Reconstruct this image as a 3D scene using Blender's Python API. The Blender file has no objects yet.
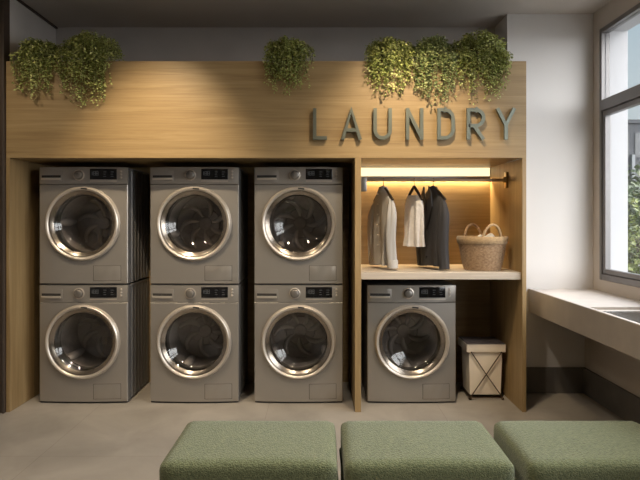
import bpy, bmesh, math, random
from mathutils import Vector, Matrix
random.seed(7)
C = bpy.context.scene.collection
PI = math.pi
CAMZ = 1.317

# ------------------------------------------------------------------ materials
def new_mat(name):
    m = bpy.data.materials.new(name); m.use_nodes = True
    nt = m.node_tree; b = nt.nodes['Principled BSDF']
    return m, nt, b

def plain(name, col, rough=0.5, metal=0.0, emit=None, estr=0.0, bump=0.0, bscale=60.0, var=0.0, vscale=8.0, spec=None):
    m, nt, b = new_mat(name)
    b.inputs['Base Color'].default_value = (*col, 1)
    b.inputs['Roughness'].default_value = rough
    b.inputs['Metallic'].default_value = metal
    if spec is not None: b.inputs['Specular IOR Level'].default_value = spec
    if emit:
        b.inputs['Emission Color'].default_value = (*emit, 1)
        b.inputs['Emission Strength'].default_value = estr
    tc = nt.nodes.new('ShaderNodeTexCoord')
    if var > 0:
        n = nt.nodes.new('ShaderNodeTexNoise'); n.inputs['Scale'].default_value = vscale; n.inputs['Detail'].default_value = 5
        r = nt.nodes.new('ShaderNodeValToRGB')
        r.color_ramp.elements[0].position = .3; r.color_ramp.elements[1].position = .7
        r.color_ramp.elements[0].color = (*[c*(1-var) for c in col], 1)
        r.color_ramp.elements[1].color = (*[min(1, c*(1+var)) for c in col], 1)
        nt.links.new(tc.outputs['Object'], n.inputs['Vector']); nt.links.new(n.outputs['Fac'], r.inputs['Fac'])
        nt.links.new(r.outputs['Color'], b.inputs['Base Color'])
    if bump > 0:
        n2 = nt.nodes.new('ShaderNodeTexNoise'); n2.inputs['Scale'].default_value = bscale; n2.inputs['Detail'].default_value = 3
        bp = nt.nodes.new('ShaderNodeBump'); bp.inputs['Strength'].default_value = bump; bp.inputs['Distance'].default_value = .01
        nt.links.new(tc.outputs['Object'], n2.inputs['Vector']); nt.links.new(n2.outputs['Fac'], bp.inputs['Height'])
        nt.links.new(bp.outputs['Normal'], b.inputs['Normal'])
    return m

def wood(name, c_dark, c_mid, c_light, axis='x', rough=.45, fine=1.0):
    """oak veneer: grain runs along the axis"""
    m, nt, b = new_mat(name)
    tc = nt.nodes.new('ShaderNodeTexCoord')
    mp = nt.nodes.new('ShaderNodeMapping')
    s = {'x': (.7, 14, 14), 'y': (14, .7, 14), 'z': (14, 14, .7)}[axis]
    mp.inputs['Scale'].default_value = [v*fine for v in s]
    n = nt.nodes.new('ShaderNodeTexNoise'); n.inputs['Scale'].default_value = 1.6; n.inputs['Detail'].default_value = 7; n.inputs['Roughness'].default_value = .62
    n.inputs['Distortion'].default_value = .6
    r = nt.nodes.new('ShaderNodeValToRGB')
    r.color_ramp.elements[0].position = .28; r.color_ramp.elements[0].color = (*c_dark, 1)
    r.color_ramp.elements[1].position = .75; r.color_ramp.elements[1].color = (*c_light, 1)
    e = r.color_ramp.elements.new(.5); e.color = (*c_mid, 1)
    mp2 = nt.nodes.new('ShaderNodeMapping')
    s2 = {'x': (3, 120, 120), 'y': (120, 3, 120), 'z': (120, 120, 3)}[axis]
    mp2.inputs['Scale'].default_value = s2
    n2 = nt.nodes.new('ShaderNodeTexNoise'); n2.inputs['Scale'].default_value = 1.0; n2.inputs['Detail'].default_value = 3
    mx = nt.nodes.new('ShaderNodeMixRGB'); mx.blend_type = 'MULTIPLY'; mx.inputs['Fac'].default_value = .35
    L = nt.links.new
    L(tc.outputs['Object'], mp.inputs['Vector']); L(mp.outputs['Vector'], n.inputs['Vector']); L(n.outputs['Fac'], r.inputs['Fac'])
    L(tc.outputs['Object'], mp2.inputs['Vector']); L(mp2.outputs['Vector'], n2.inputs['Vector'])
    L(r.outputs['Color'], mx.inputs['Color1']); L(n2.outputs['Fac'], mx.inputs['Color2']); L(mx.outputs['Color'], b.inputs['Base Color'])
    bp = nt.nodes.new('ShaderNodeBump'); bp.inputs['Strength'].default_value = .12; bp.inputs['Distance'].default_value = .004
    L(n2.outputs['Fac'], bp.inputs['Height']); L(bp.outputs['Normal'], b.inputs['Normal'])
    b.inputs['Roughness'].default_value = rough
    return m

def floor_mat():
    m, nt, b = new_mat('honed_stone_floor')
    L = nt.links.new
    tc = nt.nodes.new('ShaderNodeTexCoord')
    n = nt.nodes.new('ShaderNodeTexNoise'); n.inputs['Scale'].default_value = 2.2; n.inputs['Detail'].default_value = 8; n.inputs['Roughness'].default_value = .6; n.inputs['Distortion'].default_value = .5
    r = nt.nodes.new('ShaderNodeValToRGB')
    r.color_ramp.elements[0].position = .3; r.color_ramp.elements[0].color = (.26, .235, .20, 1)
    r.color_ramp.elements[1].position = .72; r.color_ramp.elements[1].color = (.395, .355, .31, 1)
    L(tc.outputs['Object'], n.inputs['Vector']); L(n.outputs['Fac'], r.inputs['Fac'])
    br = nt.nodes.new('ShaderNodeTexBrick'); br.offset = 0; br.squash = 1
    br.inputs['Scale'].default_value = 1; br.inputs['Brick Width'].default_value = 1.2; br.inputs['Row Height'].default_value = 1.2
    br.inputs['Mortar Size'].default_value = .002; br.inputs['Mortar Smooth'].default_value = .4
    br.inputs['Color1'].default_value = (1, 1, 1, 1); br.inputs['Color2'].default_value = (.96, .96, .96, 1); br.inputs['Mortar'].default_value = (.72, .7, .68, 1)
    mp = nt.nodes.new('ShaderNodeMapping'); mp.inputs['Location'].default_value = (.35, .5, 0)
    L(tc.outputs['Object'], mp.inputs['Vector']); L(mp.outputs['Vector'], br.inputs['Vector'])
    mx = nt.nodes.new('ShaderNodeMixRGB'); mx.blend_type = 'MULTIPLY'; mx.inputs['Fac'].default_value = 1
    L(r.outputs['Color'], mx.inputs['Color1']); L(br.outputs['Color'], mx.inputs['Color2']); L(mx.outputs['Color'], b.inputs['Base Color'])
    b.inputs['Roughness'].default_value = .42
    return m

def brushed(name, col, rough=.38, metal=.8, axis='x'):
    m, nt, b = new_mat(name)
    L = nt.links.new
    tc = nt.nodes.new('ShaderNodeTexCoord'); mp = nt.nodes.new('ShaderNodeMapping')
    mp.inputs['Scale'].default_value = {'x': (2, 260, 260), 'z': (260, 260, 2)}[axis]
    n = nt.nodes.new('ShaderNodeTexNoise'); n.inputs['Scale'].default_value = 1; n.inputs['Detail'].default_value = 2
    r = nt.nodes.new('ShaderNodeMapRange'); r.inputs['To Min'].default_value = rough - .07; r.inputs['To Max'].default_value = rough + .07
    L(tc.outputs['Object'], mp.inputs['Vector']); L(mp.outputs['Vector'], n.inputs['Vector'])
    L(n.outputs['Fac'], r.inputs['Value']); L(r.outputs['Result'], b.inputs['Roughness'])
    b.inputs['Base Color'].default_value = (*col, 1); b.inputs['Metallic'].default_value = metal
    return m

def clear_glass(name, tint=(.9, .95, .96), gloss=.08, rough=.0):
    m, nt, b = new_mat(name)
    nt.nodes.remove(b)
    out = nt.nodes['Material Output']
    t = nt.nodes.new('ShaderNodeBsdfTransparent'); t.inputs['Color'].default_value = (*tint, 1)
    g = nt.nodes.new('ShaderNodeBsdfGlossy'); g.inputs['Roughness'].default_value = rough
    f = nt.nodes.new('ShaderNodeLayerWeight')
    pw = nt.nodes.new('ShaderNodeMath'); pw.operation = 'POWER'; pw.inputs[1].default_value = 5
    mr = nt.nodes.new('ShaderNodeMath'); mr.operation = 'MULTIPLY_ADD'; mr.inputs[1].default_value = .6; mr.inputs[2].default_value = gloss
    mx = nt.nodes.new('ShaderNodeMixShader')
    L = nt.links.new
    L(f.outputs['Facing'], pw.inputs[0]); L(pw.outputs[0], mr.inputs[0]); L(mr.outputs[0], mx.inputs['Fac'])
    L(t.outputs[0], mx.inputs[1]); L(g.outputs[0], mx.inputs[2]); L(mx.outputs[0], out.inputs['Surface'])
    return m

def leaf_mat(name, c0, c1, c2):
    m, nt, b = new_mat(name)
    L = nt.links.new
    tc = nt.nodes.new('ShaderNodeTexCoord')
    n = nt.nodes.new('ShaderNodeTexNoise'); n.inputs['Scale'].default_value = 55; n.inputs['Detail'].default_value = 1
    r = nt.nodes.new('ShaderNodeValToRGB')
    r.color_ramp.elements[0].position = .35; r.color_ramp.elements[0].color = (*c0, 1)
    r.color_ramp.elements[1].position = .68; r.color_ramp.elements[1].color = (*c2, 1)
    e = r.color_ramp.elements.new(.5); e.color = (*c1, 1)
    L(tc.outputs['Object'], n.inputs['Vector']); L(n.outputs['Fac'], r.inputs['Fac']); L(r.outputs['Color'], b.inputs['Base Color'])
    b.inputs['Roughness'].default_value = .45
    return m

def weave_mat(name, c0, c1, scale=160, rough=.9, bump=.5):
    m, nt, b = new_mat(name)
    L = nt.links.new
    tc = nt.nodes.new('ShaderNodeTexCoord')
    v = nt.nodes.new('ShaderNodeTexVoronoi'); v.inputs['Scale'].default_value = scale
    n = nt.nodes.new('ShaderNodeTexNoise'); n.inputs['Scale'].default_value = scale*.6; n.inputs['Detail'].default_value = 4
    mp = nt.nodes.new('ShaderNodeMapping'); mp.inputs['Scale'].default_value = (1, 1, 1.3)
    r = nt.nodes.new('ShaderNodeValToRGB')
    r.color_ramp.elements[0].position = .3; r.color_ramp.elements[0].color = (*c0, 1)
    r.color_ramp.elements[1].position = .7; r.color_ramp.elements[1].color = (*c1, 1)
    L(tc.outputs['Object'], mp.inputs['Vector']); L(mp.outputs['Vector'], v.inputs['Vector']); L(mp.outputs['Vector'], n.inputs['Vector'])
    L(n.outputs['Fac'], r.inputs['Fac']); L(r.outputs['Color'], b.inputs['Base Color'])
    bp = nt.nodes.new('ShaderNodeBump'); bp.inputs['Strength'].default_value = bump; bp.inputs['Distance'].default_value = .004; bp.invert = True
    L(v.outputs['Distance'], bp.inputs['Height']); L(bp.outputs['Normal'], b.inputs['Normal'])
    b.inputs['Roughness'].default_value = rough; b.inputs['Specular IOR Level'].default_value = .2
    b.inputs['Sheen Weight'].default_value = .3
    return m

OAK = ((.295, .19, .083), (.385, .262, .122), (.475, .335, .168))
M = dict(
    oak_x=wood('oak_veneer_horizontal', *OAK, 'x'),
    oak_z=wood('oak_veneer_vertical', *OAK, 'z'),
    dark_wood=wood('dark_brown_timber', (.045, .028, .02), (.065, .042, .03), (.09, .058, .042), 'z'),
    shelf=wood('pale_shelf_laminate', (.50, .43, .35), (.58, .50, .41), (.64, .56, .47), 'x'),
    white_wall=plain('white_plaster', (.72, .70, .69), .85, bump=.05, bscale=90),
    grey_wall=plain('grey_plaster', (.60, .565, .54), .85, var=.06, vscale=3, bump=.05, bscale=90),
    ceiling=plain('taupe_ceiling', (.52, .48, .44), .9, var=.03, vscale=2),
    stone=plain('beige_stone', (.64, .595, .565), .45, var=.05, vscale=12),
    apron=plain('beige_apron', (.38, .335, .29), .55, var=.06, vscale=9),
    beige_wall=plain('beige_plaster', (.52, .47, .42), .85, var=.04, vscale=4),
    dark_base=plain('dark_skirting', (.13, .12, .11), .6, var=.1),
    floor=floor_mat(),
    steel=brushed('washer_silver', (.40, .372, .34), .40, .70),
    steel_hi=brushed('sink_steel', (.62, .63, .64), .22, 1),
    side=plain('dark_grey_side', (.17, .165, .165), .42, .3),
    rim=brushed('satin_rim', (.64, .58, .51), .36, .65, 'z'),
    rim_in=plain('bronze_inner_ring', (.30, .26, .22), .22, .9),
    drum=plain('drum_steel', (.36, .34, .33), .4, .3, var=.1, vscale=40),
    vane=plain('drum_paddle', (.55, .52, .5), .4, .2),
    rubber=plain('grey_rubber', (.06, .058, .055), .6),
    black=plain('black_panel', (.008, .008, .009), .12),
    digit=plain('display_digits', (.05, .05, .05), .5, emit=(.8, .82, .8), estr=.03),
    knob=brushed('knob_metal', (.24, .22, .20), .42, .7),
    slot=plain('dark_slot', (.03, .028, .026), .6),
    foot=plain('black_foot', (.02, .02, .02), .7),
    bowl=clear_glass('door_bowl_glass', (.84, .81, .78), .075, .04),
    pane=clear_glass('window_pane_glass', (.93, .96, .97), .03),
    bronze=plain('bronze_tube', (.50, .37, .25), .38, .6),
    gold=plain('brass_flange', (.60, .42, .2), .3, .95),
    nickel=plain('nickel_flange', (.36, .34, .32), .35, .9),
    led=plain('led_diffuser', (.9, .85, .7), .5, emit=(1, .86, .52), estr=1.35),
    letter=brushed('grey_letter_metal', (.17, .185, .155), .40, .7, 'z'),
    hanger=plain('black_hanger', (.018, .013, .011), .4),
    hook=plain('steel_hook', (.5, .5, .5), .25, 1),
    shirt=plain('white_cotton', (.36, .345, .33), .9, bump=.15, bscale=25),
    blouse=plain('pale_linen', (.60, .56, .53), .9, bump=.5, bscale=35, var=.08, vscale=18),
    suit=plain('charcoal_wool', (.030, .028, .030), .85, bump=.1, bscale=300),
    suit_in=plain('dark_lining', (.02, .018, .02), .6),
    wicker=weave_mat('woven_wicker', (.25, .155, .085), (.42, .28, .165), 90, .75, .6),
    wicker_l=weave_mat('pale_wicker_band', (.36, .24, .13), (.52, .36, .20), 110, .75, .5),
    towel=plain('white_towel', (.62, .58, .52), .95, bump=.4, bscale=80),
    canvas=plain('cream_canvas', (.84, .74, .61), .9, bump=.15, bscale=140, var=.04),
    canvas_d=plain('grey_brown_lid', (.12, .10, .10), .85, bump=.1, bscale=120),
    rod=plain('dark_bronze_rod', (.10, .065, .04), .4, .8),
    green=weave_mat('green_boucle', (.094, .113, .058), (.19, .212, .112), 170, .95, .8),
    plinth=plain('dark_plinth', (.06, .045, .035), .6),
    frame=plain('grey_aluminium', (.20, .19, .19), .4, .5),
    gasket=plain('black_gasket', (.03, .03, .03), .7),
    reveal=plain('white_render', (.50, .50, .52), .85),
    leaf_a=leaf_mat('ivy_leaf', (.16, .20, .045), (.36, .40, .11), (.62, .62, .27)),
    leaf_b=leaf_mat('dark_ivy_leaf', (.09, .13, .045), (.24, .29, .10), (.52, .54, .25)),
    stem=plain('green_stem', (.10, .10, .035), .7),
    pot=plain('dark_pot', (.10, .085, .07), .6),
    soil=plain('potting_soil', (.03, .02, .015), .95),
    bark=plain('tree_bark', (.10, .07, .05), .9),
    lawn=plain('grey_paving', (.36, .35, .34), .9, var=.1, vscale=2),
    facade=plain('dark_facade', (.05, .053, .06), .8, var=.08, vscale=1),
    facade_l=plain('pale_pilaster', (.22, .23, .24), .8),
    bglass=plain('building_glass', (.02, .025, .03), .08),
    lit=plain('lit_window', (.5, .4, .25), .5, emit=(1, .78, .45), estr=1.2),
    lamp_body=plain('white_downlight_ring', (.7, .7, .7), .4),
    lamp=plain('warm_lamp_face', (1, .9, .7), .5, emit=(1, .80, .52), estr=140),
    bin=plain('dull_metal', (.4, .4, .4), .4, .7),
)

# ------------------------------------------------------------------ helpers
def link(name, bm, mat, parent=None, smooth=40, loc=None, mats=None):
    bmesh.ops.recalc_face_normals(bm, faces=bm.faces)
    me = bpy.data.meshes.new(name); bm.to_mesh(me); bm.free()
    for mm in (mats or [mat]): me.materials.append(mm)
    if smooth:
        for p in me.polygons: p.use_smooth = True
        me.set_sharp_from_angle(angle=math.radians(smooth))
    o = bpy.data.objects.new(name, me); C.objects.link(o)
    if parent: o.parent = parent
    if loc: o.location = loc
    return o

def tag(o, label=None, cat=None, group=None, kind=None):
    if label: o['label'] = label
    if cat: o['category'] = cat
    if group: o['group'] = group
    if kind: o['kind'] = kind
    return o

def thing(name, label, cat, loc=(0, 0, 0), rz=0, group=None):
    o = bpy.data.objects.new(name, None); C.objects.link(o)
    o.empty_display_size = .1
    o.location = loc; o.rotation_euler = (0, 0, rz)
    return tag(o, label, cat, group)

def copy_tree(o, parent=None):
    c = o.copy(); C.objects.link(c)
    if parent: c.parent = parent
    for ch in list(o.children): copy_tree(ch, c)
    return c

def box(bm, x0, x1, y0, y1, z0, z1, bevel=0, seg=2):
    vs = [bm.verts.new((x, y, z)) for x in (x0, x1) for y in (y0, y1) for z in (z0, z1)]
    fs = [(0, 1, 3, 2), (4, 6, 7, 5), (0, 4, 5, 1), (2, 3, 7, 6), (0, 2, 6, 4), (1, 5, 7, 3)]
    faces = [bm.faces.new([vs[i] for i in f]) for f in fs]
    if bevel:
        es = list({e for f in faces for e in f.edges})
        bmesh.ops.bevel(bm, geom=es, offset=bevel, segments=seg, affect='EDGES', profile=.5)

def lathe(bm, prof, n=64, axis='z', centre=(0, 0, 0), closed_profile=False, a0=0, a1=2*PI, wob=None):
    """prof: list of (r, h) spun about the axis"""
    full = abs(a1 - a0 - 2*PI) < 1e-6
    cnt = n if full else n + 1
    rings = []
    for i in range(cnt):
        a = a0 + (a1 - a0)*i/n
        ring = []
        for (r, h) in prof:
            rr = r
            if wob: rr = r*wob(a, h)
            if axis == 'z': p = (rr*math.cos(a), rr*math.sin(a), h)
            else: p = (rr*math.cos(a), h, rr*math.sin(a))      # axis y
            ring.append(bm.verts.new((p[0]+centre[0], p[1]+centre[1], p[2]+centre[2])))
        rings.append(ring)
    m = len(prof)
    for i in range(n):
        A, B = rings[i], rings[(i+1) % cnt]
        for j in range(m if closed_profile else m-1):
            k = (j+1) % m
            try: bm.faces.new((A[j], B[j], B[k], A[k]))
            except ValueError: pass
    if not full and closed_profile:
        bm.faces.new(rings[0]); bm.faces.new(rings[-1])
    bmesh.ops.remove_doubles(bm, verts=bm.verts, dist=1e-6)

def tube(bm, pts, r, n=10, cap=True, flat=1.0):
    pts = [Vector(p) for p in pts]
    rings = []; up = None
    for i, p in enumerate(pts):
        d = (pts[min(i+1, len(pts)-1)] - pts[max(i-1, 0)])
        if d.length < 1e-9: d = Vector((0, 0, 1))
        d.normalize()
        if up is None:
            up = d.orthogonal().normalized()
        else:
            up = (up - d*up.dot(d))
            up = up.normalized() if up.length > 1e-6 else d.orthogonal().normalized()
        side = d.cross(up)
        rr = r(i/(len(pts)-1)) if callable(r) else r
        rings.append([bm.verts.new(p + up*math.cos(2*PI*k/n)*rr + side*math.sin(2*PI*k/n)*rr*flat) for k in range(n)])
    for A, B in zip(rings, rings[1:]):
        for k in range(n):
            bm.faces.new((A[k], A[(k+1) % n], B[(k+1) % n], B[k]))
    if cap:
        bm.faces.new(rings[0]); bm.faces.new(rings[-1])

def stroke(bm, pts, w, y0, y1, closed=False):
    """a flat bar of width w following a polyline in x-z, extruded from y0 to y1, mitred"""
    P = [Vector((p[0], p[1])) for p in pts]; n = len(P); LR = []
    for i in range(n):
        a = P[i-1] if (i > 0 or closed) else None
        b = P[(i+1) % n] if (i < n-1 or closed) else None
        d1 = (P[i]-a).normalized() if a is not None else None
        d2 = (b-P[i]).normalized() if b is not None else None
        if d1 is None: nn = Vector((-d2.y, d2.x)); s = 1
        elif d2 is None: nn = Vector((-d1.y, d1.x)); s = 1
        else:
            n1 = Vector((-d1.y, d1.x)); n2 = Vector((-d2.y, d2.x))
            nn = (n1+n2).normalized(); s = min(2.0, 1/max(.3, nn.dot(n1)))
        LR.append((P[i]+nn*w/2*s, P[i]-nn*w/2*s))
    V = []
    for (l, r) in LR:
        V.append([bm.verts.new((q.x, y, q.y)) for q in (l, r) for y in (y0, y1)])
    idx = list(range(n)) + ([0] if closed else [])
    for i, j in zip(idx, idx[1:]):
        A, B = V[i], V[j]
        bm.faces.new((A[0], B[0], B[2], A[2])); bm.faces.new((A[1], A[3], B[3], B[1]))
        bm.faces.new((A[0], A[1], B[1], B[0])); bm.faces.new((A[2], B[2], B[3], A[3]))
    if not closed:
        bm.faces.new((V[0][0], V[0][2], V[0][3], V[0][1])); bm.faces.new((V[-1][0], V[-1][1], V[-1][3], V[-1][2]))

def B(): return bmesh.new()

def struct(name, boxes, mat, parent=None, bevel=0):
    bm = B()
    for b in boxes: box(bm, *b, bevel=bevel)
    o = link(name, bm, mat, parent, smooth=30 if bevel else 0)
    if not parent: tag(o, kind='structure')
    return o

# ------------------------------------------------------------------ camera
cam = bpy.data.cameras.new('camera'); co = bpy.data.objects.new('camera', cam); C.objects.link(co)
co.location = (0, 0, CAMZ); co.rotation_euler = (PI/2, 0, 0)
cam.sensor_width = 36; cam.lens = 556/640*36
cam.shift_x = (320-318)/640; cam.shift_y = -(240-220)/640*-1*-1
cam.clip_start = .05; cam.clip_end = 300
bpy.context.scene.camera = co

# ------------------------------------------------------------------ setting
H = 2.89; XR = 2.10; YB = 4.54; YC = 4.245; XL = -4.4; YR = -3.0
YF = 3.81                                                   # cabinet front
bx = struct
tagk = dict(kind='structure')
bx('floor', [(XL-.2, XR+.35, YR-.2, YB+.2, -.1, 0)], M['floor'])
bx('ceiling', [(XL-.2, XR+.35, YR-.2, YB+.2, H, H+.1)], M['ceiling'])
bx('wall_back', [(-2.3, 1.47, YB, YB+.15, 0, H)], M['grey_wall'])
bx('wall_alcove_left', [(-2.33, -2.14, 3.86, YB, 0, H)], M['grey_wall'])
bx('wall_front_left', [(XL, -2.14, 3.795, 3.86, 0, H)], M['dark_wood'])
bx('wall_left', [(XL-.15, XL, YR, 3.86, 0, H)], M['grey_wall'])
bx('wall_rear', [(XL, XR+.25, YR-.15, YR, 0, H)], M['grey_wall'])
bx('wall_pier', [(1.445, XR, YC, YB+.15, 0, H)], M['white_wall'])
WT = .195                                                    # window wall thickness
WY0, WY1, WZ0, WZ1 = .3, 4.14, .875, 2.735
bx('wall_right', [(XR, XR+WT, YR, YB+.15, 0, WZ0), (XR, XR+WT, YR, YB+.15, WZ1, H),
                  (XR, XR+WT, WY1, YB+.15, WZ0, WZ1), (XR, XR+WT, YR, WY0, WZ0, WZ1)], M['beige_wall'])
bx('wall_under_counter', [(2.035, XR, -.2, YC, 0, .612)], M['beige_wall'])
bx('baseboard_right', [(2.015, 2.035, -.2, YC, 0, .194)], M['dark_base'])
bx('baseboard_pier', [(1.445, 2.015, YC-.02, YC, 0, .194)], M['dark_base'])
bx('trim_1', [(-2.14, -2.125, 3.87, YB, H-.014, H)], M['dark_wood'])
bx('trim_2', [(-2.15, -2.138, 3.782, 3.7949, 0, H)], M['plinth'])
# white render lining the deep outside reveal of the window
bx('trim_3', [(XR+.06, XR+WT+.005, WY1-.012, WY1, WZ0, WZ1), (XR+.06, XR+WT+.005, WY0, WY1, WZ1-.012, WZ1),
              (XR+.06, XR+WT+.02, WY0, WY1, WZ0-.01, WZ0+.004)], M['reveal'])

# window: fixed lights above a transom, casements below
win = bpy.data.objects.new('window_1', None); C.objects.link(win); tag(win, kind='structure')
win.location = (XR, (WY0+WY1)/2, WZ0)
def wl(y): return y-(WY0+WY1)/2
bm = B(); f = .03; x0, x1 = -.006, .058
ZT0, ZT1 = 1.245, 1.325                                     # transom, above the sill
HH = WZ1-WZ0
muls = [WY0+(WY1-WY0)*k/3 for k in (1, 2)]
for (a, b, c, d) in ((WY1-f, WY1, 0, HH), (WY0, WY0+f, 0, HH)): box(bm, x0, x1, wl(a), wl(b), c, d, .003, 1)
for m_ in muls: box(bm, x0, x1, wl(m_-.03), wl(m_+.03), 0.045, HH-.035, .003, 1)
box(bm, x0, x1, wl(WY0+f), wl(WY1-f), HH-.035, HH, .003, 1)
box(bm, x0, x1, wl(WY0+f), wl(WY1-f), 0, .045, .003, 1)
link('window_frame', bm, M['frame'], win)
bm = B(); box(bm, x0-.012, x1, wl(WY0+f), wl(WY1-f), ZT0, ZT1, .004, 1); link('window_transom', bm, M['frame'], win)
edges = [WY0+f] + [v for m_ in muls for v in (m_-.03, m_+.03)] + [WY1-f]
for k in range(3):
    a, b = edges[2*k], edges[2*k+1]
    bm = B(); s = .035
    box(bm, .002, .045, wl(a)+.004, wl(a)+.004+s, .047, ZT0-.002, .003, 1); box(bm, .002, .045, wl(b)-.004-s, wl(b)-.004, .047, ZT0-.002, .003, 1)
    box(bm, .002, .045, wl(a)+.004+s, wl(b)-.004-s, .047, .047+s, .003, 1); box(bm, .002, .045, wl(a)+.004+s, wl(b)-.004-s, ZT0-.002-s, ZT0-.002, .003, 1)
    link('window_casement', bm, M['frame'], win)
    bm = B(); box(bm, .02, .028, wl(a)+.039, wl(b)-.039, .082, ZT0-.037); link('window_pane', bm, M['pane'], win, smooth=0)
    bm = B(); box(bm, .02, .028, wl(a), wl(b), ZT1, HH-.035); link('window_pane', bm, M['pane'], win, smooth=0)

# ------------------------------------------------------------------ the oak cabinet
XA, XB_, XD0, XD1, XE, XG = -2.138, -2.112, .253, .295, 1.40, 1.428
ZH, ZN = 2.406, 1.742
cab = thing('laundry_cabinet', 'wide built-in oak cabinet framing the washing machines under a deep header', 'cabinet', (-.355, YF, 0))
ox, oy = .355, -YF
def cbox(name, mat, x0, x1, y0, y1, z0, z1, bevel=.0015, label=None):
    bm = B(); box(bm, x0+ox, x1+ox, y0+oy, y1+oy, z0, z1, bevel, 1)
    o = link(name, bm, mat, cab)
    if label: o['label'] = label
    return o
cbox('header_panel', M['oak_x'], XA, XG, YF, YF+.03, ZN, ZH)
cbox('ceiling_panel', M['oak_x'], XB_, XE, YF+.03, YB-.02, ZN, ZN+.02)
cbox('top_panel', M['oak_x'], XA, XG, YF+.03, YB-.002, ZH-.02, ZH)
cbox('side_panel', M['oak_z'], XA, XB_, YF, YB-.02, 0, ZN)
cbox('side_panel', M['oak_z'], XE, XG, YF, YB-.02, 0, ZN)
cbox('divider_panel', M['oak_z'], XD0, XD1, YF, YB-.02, 0, ZN)
cbox('back_panel', M['oak_x'], XA, XG, YB-.02, YB-.002, 0, ZH-.02)
cbox('shelf', M['shelf'], XD1, XE, YF+.02, YB-.02, .906, .957, .003, 'pale laminate shelf across the right bay')

# LED strip along the top of the right bay
led = thing('strip_light', 'glowing warm strip light along the top of the clothes bay', 'light', ((XD1+XE)/2, YB-.02, ZN-.075))
hw = (XE-XD1)/2-.004
bm = B(); box(bm, -hw, hw, -.012, 0, .002, .0745); box(bm, -hw, hw, -.025, -.0215, -.014, .004); link('light_housing', bm, M['bin'], led, smooth=0)  # second box is a lip added to hide the lamp's bright line
bm = B(); box(bm, -hw+.004, hw-.004, -.02, -.012, .003, .0725, .003, 2); link('light_diffuser', bm, M['led'], led)
ll = bpy.data.lights.new('strip_lamp', 'AREA'); ll.shape = 'RECTANGLE'; ll.size = 2*hw-.02; ll.size_y = .016; ll.energy = 14; ll.color = (1, .72, .38)
lo_ = bpy.data.objects.new('strip_lamp', ll); C.objects.link(lo_); lo_.parent = led; lo_.location = (0, -.012, -.002); lo_.rotation_euler = (math.radians(18), 0, 0)

# ------------------------------------------------------------------ washing machines
W, D, HM = .635, .52, .848
Y0 = -D/2
def bow(x): return .016*(1-(2*x/W)**2)
def bowed(bm, x0, x1, z0, z1, proud, thick, nx=8, bev=.003):
    cols = []
    for i in range(nx+1):
        x = x0+(x1-x0)*i/nx; y = Y0-bow(x)-proud
        cols.append([bm.verts.new(p) for p in ((x, y, z0), (x, y, z1), (x, y+thick, z1), (x, y+thick, z0))])
    sharp = []
    for A, Bc in zip(cols, cols[1:]):
        for k in range(4): bm.faces.new((A[k], Bc[k], Bc[(k+1) % 4], A[(k+1) % 4]))
    bm.faces.new(cols[0]); bm.faces.new(cols[-1])
    if bev:
        es = [e for A, Bc in zip(cols, cols[1:]) for k in (0, 1) for e in A[k].link_edges if e.other_vert(A[k]) is Bc[k]]
        for c in (cols[0], cols[-1]):
            es += [e for e in c[0].link_edges if e.other_vert(c[0]) is c[1]]
        bmesh.ops.bevel(bm, geom=es, offset=bev, segments=2, affect='EDGES', profile=.5)

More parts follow.
